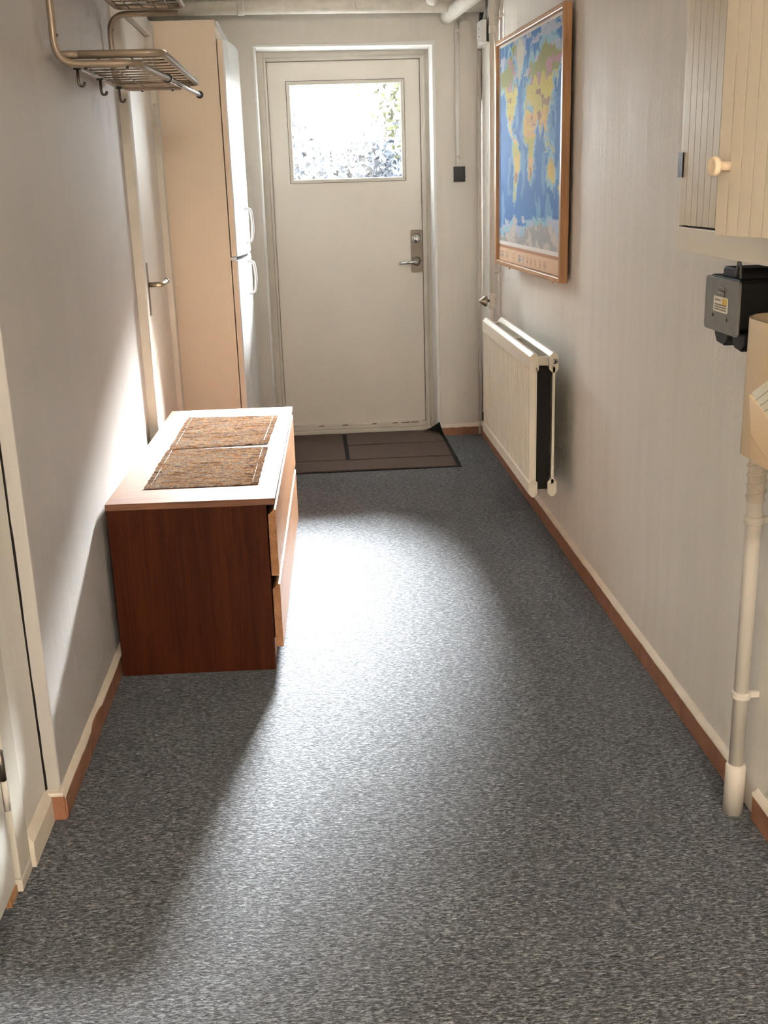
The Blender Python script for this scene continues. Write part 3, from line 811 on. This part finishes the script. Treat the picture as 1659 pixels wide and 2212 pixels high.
grn, yel, tan_, pnk, brn = L_((140, 156, 76)), L_((212, 192, 84)), L_((214, 170, 104)), L_((186, 140, 148)), L_((150, 116, 84))
latn = lat[..., None]
jl = latn + 16*(k-0.5)
lc = np.where(np.abs(jl) < 8, grn*0.45+yel*0.55, np.where(np.abs(jl) < 33, np.where(k > 0.5, tan_, yel*0.6+tan_*0.4), np.where(jl < 57, yel*0.85+grn*0.15, np.where(k > 0.55, pnk, grn*0.7+brn*0.3))))
lc = np.where((k > 0.64) & (absl > 20) & (absl < 50), brn, lc)
lc = np.where(lat[..., None] < -60, np.where(k > 0.5, L_((196, 190, 182)), L_((160, 160, 160))), lc)
lc = np.where((lat[..., None] > 60) & (lo_[..., None] < -18) & (lo_[..., None] > -60), L_((206, 204, 190)), lc)
speck = (0.88+0.24*fbm(mu*110, mz*110, 70))[..., None]
pic = np.where(land[..., None], lc, ocean)*speck
col[:] = L_((236, 232, 226))
col = np.where(inside[..., None], pic, col)
leg = zs < strip
col = np.where(leg[..., None], L_((222, 190, 156)), col)
col = np.where(((zs > strip-0.014) & (zs < strip))[..., None], L_((178, 132, 96)), col)
# small print blocks of the legend
rng = np.random.RandomState(4)
def blk(u0, u1, z0, z1, c, dens):
    m_ = (us > u0) & (us < u1) & (zs > z0) & (zs < z1) & ((np.floor(zs*GZ) % 2) == 0) & (rng.rand(*us.shape) < dens)
    col[m_] = L_(c)
for (u0, u1, c, dn) in ((0.90, 0.975, (150, 140, 132), 0.8), (0.82, 0.87, (150, 132, 112), 0.6), (0.72, 0.735, (120, 110, 100), 0.6), (0.60, 0.64, (104, 134, 168), 0.8), (0.545, 0.565, (120, 150, 180), 0.7), (0.48, 0.50, (150, 120, 96), 0.7), (0.42, 0.45, (150, 120, 96), 0.7), (0.36, 0.38, (150, 120, 96), 0.7), (0.28, 0.31, (150, 120, 96), 0.7), (0.21, 0.25, (150, 120, 96), 0.7)):
    blk(u0, u1, 0.012, 0.050, c, dn)
verts = []
dsh = 0.014
P0 = A0 + nx*dsh
uu = (u_a+(u_b-u_a)*us).ravel(); zz_ = (z_a+(z_b-z_a)*zs).ravel()
co = np.stack([P0.x+ux.x*uu, P0.y+ux.y*uu, zz_], 1)
idx = np.arange((GX+1)*(GZ+1)).reshape(GZ+1, GX+1)
quads = np.stack([idx[:-1, :-1], idx[1:, :-1], idx[1:, 1:], idx[:-1, 1:]], -1).reshape(-1, 4)
me = bpy.data.meshes.new('printed_sheet')
me.from_pydata(co.tolist(), [], quads.tolist())
ca = me.color_attributes.new('print', 'FLOAT_COLOR', 'POINT')
ca.data.foreach_set('color', np.concatenate([np.clip(col.reshape(-1, 3), 0, 1), np.ones(((GX+1)*(GZ+1), 1))], 1).astype(np.float32).ravel())
t = NT('printed_map'); at = t.n('ShaderNodeAttribute'); at.attribute_name = 'print'
t.l(at.outputs['Color'], t.b.inputs['Base Color']); t.set(Roughness=0.7, Specular_IOR_Level=0.18)
sh = link('printed_sheet', me, t.m, mp_e)
sh['label'] = 'printed world map in blue with yellow green land'

# ------------------------------------------------------------------ coat rack
rk = empty('coat_rack', (XL, 3.45, 1.72), label='taupe metal coat rack with rod shelf, chrome rail and hooks on the left wall', cat='coat rack')
TR = 0.0095
YN, YFr = 3.0, 3.9
zl, zs_, zu = 1.711, 1.735, 1.953
wx = -0.617
tube('bracket', fillet([(-0.392, YN, zu), (wx, YN, zu), (wx, YN, zl), (-0.417, YN, zl), (-0.388, 3.44, zl+0.0005)], 0.06, 8), TR, M_rackmetal, rk, 16)
tube('bracket', fillet([(-0.392, YFr, zu), (wx, YFr, zu), (wx, YFr, zl+0.016), (-0.400, YFr, zl+0.016)], 0.06, 8), TR, M_rackmetal, rk, 16)
cyl('clothes_rail', (-0.3895, 3.42, zl+0.0005), (-0.353, 4.03, zl), 0.0082, M_chrome, rk, 18)
for t_ in (0.0, 0.985):
    a = Vector((-0.3895, 3.42, zl+0.0005)).lerp(Vector((-0.353, 4.03, zl)), t_)
    d = Vector((0.0365, 0.61, 0)).normalized()
    lathe('collar', [(0, 0.0105), (0.001, 0.0125), (0.012, 0.0125), (0.013, 0.0105)], a, d, M_black, rk)
lathe('rail_cap', [(0, 0.0085), (0.006, 0.009), (0.009, 0.006)], (-0.3522, 4.032, zl), (0.06, 1, 0), M_chrome, rk)
# lower shelf: rounded tube loop and rods
def shelf(z, x0, x1a, x1b, y0, y1, lab, nrod, cross):
    sf = tube('shelf_frame', fillet([(x0+0.05, y0, z), (x1a, y0, z), (x1b, y1, z), (x0, y1, z), (x0, y0, z), (x0+0.051, y0, z)], 0.045, 6), TR*0.92, M_rackmetal, rk, 14)
    sf['label'] = lab
    for i in range(nrod):
        y = y0+(y1-y0)*(i+1)/(nrod+1)
        xe = x1a+(x1b-x1a)*(i+1)/(nrod+1)
        cyl('rod', (x0, y, z-0.002), (xe, y, z-0.002), 0.0022, M_wire, sf, 8)
    for i in range(cross):
        x = x0+(x1a-x0)*(i+1)/(cross+1)
        cyl('cross_wire', (x, y0, z-0.005), (x+(x1b-x1a)*(i+1)/(cross+1), y1, z-0.005), 0.0018, M_wire, sf, 8)
    return sf
shelf(zs_, XL+0.028, -0.352, -0.345, YN, YFr-0.01, 'lower rod shelf', 11, 2)
cyl('front_rail', (-0.3512, YN+0.05, zs_+0.004), (-0.3455, YFr-0.05, zs_+0.004), 0.0075, M_chrome, rk, 14)
shelf(zu+0.018, XL+0.05, -0.372, -0.372, YN, YFr-0.01, 'upper wire shelf', 12, 4)
hr = cyl('hook_rail', (-0.583, YN+0.01, 1.713), (-0.583, YFr-0.01, 1.722), 0.0045, M_chrome, rk, 10)
for hy in (3.09, 3.42, 3.755):
    hz = 1.713+0.009*(hy-YN)/0.9
    hk = tube('hook', fillet([(-0.583, hy, hz-0.001), (-0.583, hy, hz-0.036), (-0.580, hy, hz-0.047), (-0.569, hy, hz-0.046), (-0.567, hy, hz-0.037)], 0.006, 4), 0.0038, M_hook, rk, 10)
    cyl('hook_washer', (-0.583, hy, hz-0.007), (-0.583, hy, hz-0.002), 0.010, M_black, hk, 14)
for (sx, sy, sz, d) in ((wx+0.008, YN, 1.78, (1, 0, 0)), (wx+0.008, YFr, 1.905, (1, 0, 0))):
    lathe('screw', [(0, 0.0035), (0.004, 0.0035)], (sx, sy, sz), d, M_black, rk, 10)
for sy, xs_ in ((YN, (-0.545, -0.44)), (YFr, (-0.53, -0.43))):
    for sx in xs_: lathe('screw', [(0, 0.004), (0.004, 0.004)], (sx, sy, (zl if sy == YN else zl+0.016)-TR+0.001), (0, 0, -1), M_black, rk, 10)

# ------------------------------------------------------------------ doormat with curled corner
dm = empty('doormat', (0.2, 5.7, 0), label='brown ribbed doormat with black border and curled corner at the outside door', cat='doormat')
DX0, DX1, DY0, DY1 = -0.27, 0.725, 5.33, 6.19
def dm_z(x, y):
    # the far right corner hits the wall and bends up
    s = (x-0.60)/(DX1-0.60); t_ = (y-5.98)/(DY1-5.98)
    q = max(0.0, s+t_-1.0)
    return 0.085*q**1.6 if (s > 0 and t_ > 0) else (0.085*max(0, s+t_-1)**1.6)
def dm_xy(x, y):
    s = (x-0.60)/(DX1-0.60); t_ = (y-5.98)/(DY1-5.98)
    q = max(0.0, s+t_-1.0)
    return x-0.032*q, y-0.16*q**1.1
def mat_patch(name, x0, x1, y0, y1, z, th, mat, n=1, mth=1):
    bm = bmesh.new(); rows = []
    nx_ = max(1, int((x1-x0)/0.02)); ny_ = max(1, int((y1-y0)/0.02))
    for j in range(ny_+1):
        row = []
        for i in range(nx_+1):
            x = x0+(x1-x0)*i/nx_; y = y0+(y1-y0)*j/ny_
            X, Y = dm_xy(x, y); row.append((X, Y, dm_z(x, y)))
        rows.append(row)
    top = [[bm.verts.new((p[0], p[1], p[2]+z+th)) for p in r] for r in rows]
    bot = [[bm.verts.new((p[0], p[1], p[2]+z)) for p in r] for r in rows]
    for j in range(ny_):
        for i in range(nx_):
            bm.faces.new((top[j][i], top[j][i+1], top[j+1][i+1], top[j+1][i]))
            bm.faces.new((bot[j][i], bot[j+1][i], bot[j+1][i+1], bot[j][i+1]))
    for i in range(nx_):
        bm.faces.new((bot[0][i], bot[0][i+1], top[0][i+1], top[0][i])); bm.faces.new((bot[ny_][i+1], bot[ny_][i], top[ny_][i], top[ny_][i+1]))
    for j in range(ny_):
        bm.faces.new((bot[j+1][0], bot[j][0], top[j][0], top[j+1][0])); bm.faces.new((bot[j][nx_], bot[j+1][nx_], top[j+1][nx_], top[j][nx_]))
    return bm_obj(name, bm, mat, dm)
mat_patch('rubber_backing', DX0, DX1, DY0, DY1, 0.0005, 0.0035, M_matblack)
bw, lw = 0.022, 0.009
mat_patch('pile_panel', DX0+bw, DX1-bw, DY0+0.010, 5.551-lw, 0.004, 0.005, M_matbrown)
mat_patch('pile_panel', DX0+bw, 0.138, 5.551+lw, DY1-0.004, 0.004, 0.005, M_matbrown)
mat_patch('pile_panel', 0.160, DX1-bw, 5.551+lw, 5.882-lw, 0.004, 0.005, M_matbrown)
mat_patch('pile_panel', 0.160, DX1-bw, 5.882+lw, DY1-0.004, 0.004, 0.005, M_matbrown)

# ------------------------------------------------------------------ wall cabinet with beadboard doors
cb = empty('wall_cabinet', (0.83, 1.8, 1.255), label='cream beadboard wall cabinet with one door ajar at the right picture edge', cat='cabinet')
CX, CY1, CZ0, CZ1 = 0.733, 2.182, 1.254, 2.02
Wd = 0.392; yh = 1.386; CY0 = yh-0.012
boxes('carcass', [(CX+0.018, XR-0.001, CY0, CY0+0.016, CZ0, CZ1), (CX+0.018, XR-0.001, CY1-0.016, CY1, CZ0, CZ1),
                  (CX+0.018, XR-0.001, CY0+0.016, CY1-0.016, CZ0+0.02, CZ0+0.036), (CX+0.018, XR-0.001, CY0+0.016, CY1-0.016, CZ1-0.016, CZ1),
                  (XR-0.008, XR-0.001, CY0+0.016, CY1-0.016, CZ0, CZ1)], M_cab, cb)
box('edge_stile', CX, CX+0.018, CY1-0.010, CY1, CZ0, CZ1, M_cabrail, cb)
box('bottom_rail', CX-0.001, CX+0.018, CY0, CY1-0.0105, CZ0, 1.3005, M_cabrail, cb, bevel=0.0015)
box('top_rail', CX-0.001, CX+0.018, CY0, CY1-0.0105, CZ1-0.03, CZ1, M_cabrail, cb, bevel=0.0015)
def bead_door(name, lab, loc, rz, w, knob_at, hinge_at):
    """local: door lies in the yz plane, y from 0 (hinge) to w, front at x = 0"""
    z0, z1 = 1.3045, CZ1-0.034
    dd = empty(name, loc, rz)
    dd.parent = cb
    dd.matrix_parent_inverse = cb.matrix_basis.inverted()
    return dd
def planks(z0, z1, w, M4, parent, n=12):
    pw = w/n
    for i in range(n):
        bm = bmesh.new(); a, b = i*pw, (i+1)*pw; g = 0.0013
        add_box(bm, 0.0, 0.009, a+g, b-g, z0, z1)
        bmesh.ops.transform(bm, matrix=M4, verts=bm.verts)
        bm_obj('plank', bm, M_cab, parent)
def door_panel(name, M4, w, n):
    bm = bmesh.new(); add_box(bm, 0.009, 0.018, 0, w, 1.3045, CZ1-0.034)
    bmesh.ops.transform(bm, matrix=M4, verts=bm.verts)
    o = bm_obj(name, bm, M_groove, cb)
    planks(1.3045, CZ1-0.034, w, M4, o, n)
    return o
Ma = Matrix.Translation((CX-0.001, yh+Wd+0.003, 0))
door_a = door_panel('door', Ma, 2.171-(yh+Wd+0.003), 12)
TH_ = math.radians(11)
Mb = Matrix.Translation((CX-0.002, yh, 0)) @ Matrix.Rotation(TH_, 4, 'Z')
door_b = door_panel('door', Mb, Wd, 12)
box('hinge', CX-0.004, CX+0.004, 2.160, 2.186, 1.394, 1.440, M_black, door_a)
kb = Mb @ Vector((0.0, Wd-0.030, 1.410)); kd = (Mb.to_3x3() @ Vector((-1, 0, 0)))
lathe('knob', [(0, 0.008), (0.010, 0.0075), (0.017, 0.0085), (0.020, 0.0135), (0.024, 0.0155), (0.029, 0.0150), (0.031, 0.0120), (0.0295, 0.0080), (0.029, 0.004)], kb, kd, M_knob, door_b, 28)

# ------------------------------------------------------------------ hanging black device under the cabinet
dv = empty('hanging_device', (0.85, 2.05, 1.1), label='black hanging metal device with grey front plate and paper sticker under the cabinet', cat='device')
def yz(pts): return pts
prism('front_plate', rounded_rect(1.958, 2.130, 1.107, 1.209, 0.009), 'x', 0.778, 0.783, M_zinc, dv, bevel=0.001)
prism('body', rounded_rect(1.964, 2.124, 1.113, 1.212, 0.012), 'x', 0.783, 0.905, M_blackmatt, dv, bevel=0.004)
prism('body_hump', rounded_rect(1.985, 2.075, 1.18, 1.230, 0.012), 'x', 0.790, 0.905, M_blackmatt, dv, bevel=0.003)
for (y0, y1) in ((2.030, 2.102), (1.945, 2.010)):
    prism('jaw', [(y0, 1.115), (y0+0.002, 1.092), (y0+0.02, 1.080), (y1-0.012, 1.083), (y1, 1.098), (y1+0.001, 1.115)], 'x', 0.790, 0.86, M_blackmatt, dv, bevel=0.003)
box('wall_plate', 0.905, XR-0.0005, 1.97, 2.12, 1.10, 1.25, M_blackmatt, dv, bevel=0.003)
st = prism('sticker', rounded_rect(2.008, 2.081, 1.145, 1.174, 0.003), 'x', 0.7772, 0.7781, M_paper, dv)
box('yellow_mark', 0.7769, 0.7773, 2.012, 2.034, 1.160, 1.172, M_yellow, st)
for i, zz in enumerate((1.166, 1.1575, 1.1530, 1.1485)):
    box('print_line', 0.7769, 0.7773, 2.044 if i == 0 else 2.014, 2.074, zz, zz+0.0026, M_ink, st)
box('clip', 0.7755, 0.7782, 2.026, 2.060, 1.175, 1.183, M_steel, dv, bevel=0.001)
box('clip', 0.7755, 0.7782, 2.030, 2.055, 1.185, 1.192, M_steel, dv, bevel=0.001)
for yy, zz in ((2.084, 1.136), (2.010, 1.134)):
    cyl('rivet', (0.7782, yy, zz), (0.777, yy, zz), 0.003, M_black, dv, 10)
tube('hanging_loop', fillet([(0.790, 1.984, 1.213), (0.790, 1.988, 1.236), (0.790, 1.996, 1.252), (0.790, 2.004, 1.236), (0.790, 2.008, 1.213)], 0.008, 4), 0.0022, M_zinc, dv, 8)

# ------------------------------------------------------------------ glossy wall dispenser
ds = empty('wall_dispenser', (0.86, 1.77, 0.87), label='glossy cream plastic wall dispenser holding printed papers at the right picture edge', cat='dispenser')
def outline(y0, y1, x0, x1, r, n=8):
    """plan outline with rounded outer corners (x0 is the room side)"""
    pts = [(x1, y1), (x0+r*1.1, y1)]
    for k in range(1, n+1):
        a = PI/2*k/n; pts.append((x0+r*1.1*(1-math.sin(a)), y1-r+r*math.cos(a)))
    for k in range(0, n+1):
        a = PI/2*k/n; pts.append((x0+r*1.1*(1-math.cos(a)), y0+r-r*math.sin(a)))
    pts.append((x1, y0)); return pts
bm = bmesh.new()
O = outline(1.58, 1.935, 0.772, XR-0.002, 0.055); I = outline(1.584, 1.931, 0.776, XR-0.006, 0.052)
def bottom(x): # the shell curves down towards the room side
    t_ = (XR-x)/(XR-0.772)
    return 0.905-0.060*math.sin(min(1, (1-t_)*1.0)*PI/2)*1.0
ztop = lambda x: 1.155-0.10*max(0, (0.80-x)) 
vo_b = [bm.verts.new((p[0], p[1], bottom(p[0]))) for p in O]; vo_t = [bm.verts.new((p[0], p[1], ztop(p[0]))) for p in O]
vi_t = [bm.verts.new((p[0], p[1], ztop(p[0]))) for p in I]; vi_b = [bm.verts.new((p[0], p[1], 1.05)) for p in I]
n = len(O)
for i in range(n):
    j = (i+1) % n
    bm.faces.new((vo_b[i], vo_b[j], vo_t[j], vo_t[i])); bm.faces.new((vo_t[i], vo_t[j], vi_t[j], vi_t[i])); bm.faces.new((vi_t[i], vi_t[j], vi_b[j], vi_b[i]))
bm.faces.new(vo_b[::-1]); bm.faces.new(vi_b)
shl = bm_obj('shell', bm, M_cream, ds)
for p in shl.data.polygons: p.use_smooth = len(p.vertices) == 4
for e in shl.data.edges: pass
shl.modifiers.new('split', 'EDGE_SPLIT').split_angle = math.radians(35)
box('inner_floor', 0.79, XR-0.01, 1.60, 1.92, 1.046, 1.052, M_creamin, ds)
box('inner_divider', 0.84, 0.846, 1.60, 1.925, 1.052, 1.150, M_creamin, ds)
# slanted leaflet pocket on the room side
prism('pocket', [(1.64, 0.90), (1.80, 0.96), (1.822, 1.030), (1.66, 0.985)], 'x', 0.752, 0.776, M_cream, ds, bevel=0.003)
for k, (m_, off) in enumerate(((M_yellow, 0.010), (M_paper, 0.0))):
    bm = bmesh.new()
    a = [(1.812-off, 1.034), (1.70, 1.092+off), (1.64, 1.02), (1.66, 0.965), (1.782, 0.965)]
    add_prism(bm, a, 'x', 0.758-0.003*k, 0.760-0.003*k)
    bm_obj('leaflet', bm, m_, ds)
for i in range(5):
    y0 = 1.795-0.008*i; z = 1.022-0.012*i
    prism('print_line', [(y0, z), (y0-0.075, z+0.040), (y0-0.075, z+0.0412), (y0, z+0.0012)], 'x', 0.7545, 0.7551, M_ink, ds)

# ------------------------------------------------------------------ drain pipe in the right foreground
dp = empty('waste_pipe', (0.905, 2.115, 0), label='cream upright waste pipe with collars and twine wrap on the right wall', cat='pipe')
px_, py_ = 0.905, 2.118
tube('pipe', fillet([(px_, py_, 0.10), (px_, py_, 0.95), (XR, py_, 1.0)], 0.02), 0.0165, M_pipe, dp, 22)
lathe('sleeve', [(0, 0.0225), (0.118, 0.0225), (0.122, 0.0205), (0.124, 0.017)], (px_, py_, 0.0), (0, 0, 1), M_pipe, dp)
for zz in (0.285, 0.690):
    lathe('collar', [(0, 0.0165), (0.002, 0.0200), (0.007, 0.0205), (0.009, 0.0185), (0.012, 0.0205), (0.017, 0.0200), (0.019, 0.0165)], (px_, py_, zz), (0, 0, 1), M_pipe, dp)
    box('wall_clip', px_+0.015, XR-0.0005, py_-0.005, py_+0.005, zz+0.003, zz+0.016, M_pipe, dp)
pts = []
for i in range(121):
    a = 2*PI*i/17; pts.append((px_+0.0185*math.cos(a), py_+0.0185*math.sin(a), 0.742+0.0013*i))
tube('twine_wrap', pts, 0.0035, M_rope, dp, 8)
lathe('wrap_sleeve', [(0, 0.0168), (0.003, 0.0185), (0.165, 0.0185), (0.168, 0.0168)], (px_, py_, 0.740), (0, 0, 1), M_rope, dp)

# ------------------------------------------------------------------ fill lamp added out of view behind the viewpoint
la = empty('added_fill_lamp', (0.48, -1.6, ZC), label='round opal fill lamp added out of view behind the viewpoint', cat='lamp')
lathe('base', [(0, 0.07), (0.02, 0.07), (0.03, 0.05), (0.06, 0.05)], (0.48, -1.6, ZC-0.0005), (0, 0, -1), M_white, la)
lathe('globe', [(0, 0.05)] + [(0.14*(1-math.cos(a)), 0.14*math.sin(a)) for a in [0.36+k*(PI-0.36)/16 for k in range(17)]], (0.48, -1.6, ZC-0.055), (0, 0, -1), M_lamp, la)

# ------------------------------------------------------------------ garden outside
gr = box('ground', -12, 14, 6.42, 26, -0.30, -0.06, M_ground)
tag(gr, 'pale paving outside beyond the glazed door', 'ground', kind=S)
def shrub(name, label, cx, cy, rx, ry, z0, z1, n, mat, size, seed, cat='shrub'):
    rnd = random.Random(seed)
    e = empty(name, (cx, cy, -0.06), label=label, cat=cat, group='plants outside the door')
    vs, fs = [], []
    for i in range(n):
        a = rnd.uniform(0, 2*PI); u = rnd.uniform(-1, 1); rr = rnd.random()**0.4
        s = math.sqrt(max(0, 1-u*u))
        lump = 1+0.18*math.sin(3*a+seed)+0.12*math.sin(7*a+2*u+seed)
        p = Vector((cx+rx*rr*s*math.cos(a)*lump, cy+ry*rr*s*math.sin(a), (z0+z1)/2+(z1-z0)/2*u*rr*lump))
        d = Vector((rnd.gauss(0, 1), rnd.gauss(0, 1), rnd.gauss(0, 1))).normalized(); q = d.orthogonal().normalized()
        w = size*rnd.uniform(0.6, 1.3)
        b = len(vs)
        vs += [p-d*w, p+q*w*0.45, p+d*w, p-q*w*0.45]; fs.append((b, b+1, b+2, b+3))
    me = bpy.data.meshes.new('foliage'); me.from_pydata([tuple(v) for v in vs], [], fs)
    o = link('foliage', me, mat, e); o['kind'] = 'stuff'
    tube('stem', [(cx, cy, -0.06), (cx+0.03, cy, (z0+z1)/2), (cx-0.02, cy+0.02, z1-0.25*(z1-z0))], 0.04, M_bark, e, 8, radii=[0.05, 0.035, 0.015])
    return e
shrub('garden_shrub', 'low shrub seen in the left half of the door window', -0.25, 8.7, 0.62, 0.45, -0.05, 1.90, 7000, M_leaf, 0.045, 1)
shrub('garden_shrub', 'broad shrub seen at the bottom centre of the door window', 0.62, 10.0, 0.8, 0.5, -0.05, 1.98, 7000, M_leaf, 0.05, 2)
shrub('garden_shrub', 'shrub seen at the bottom right of the door window', 1.20, 8.6, 0.5, 0.45, -0.05, 1.92, 6000, M_leaf, 0.045, 3)
shrub('garden_tree', 'yellow-green leafy tree seen at the right of the door window', 1.45, 11.8, 0.75, 0.8, 1.2, 3.2, 4200, M_leafy, 0.06, 4, 'tree')
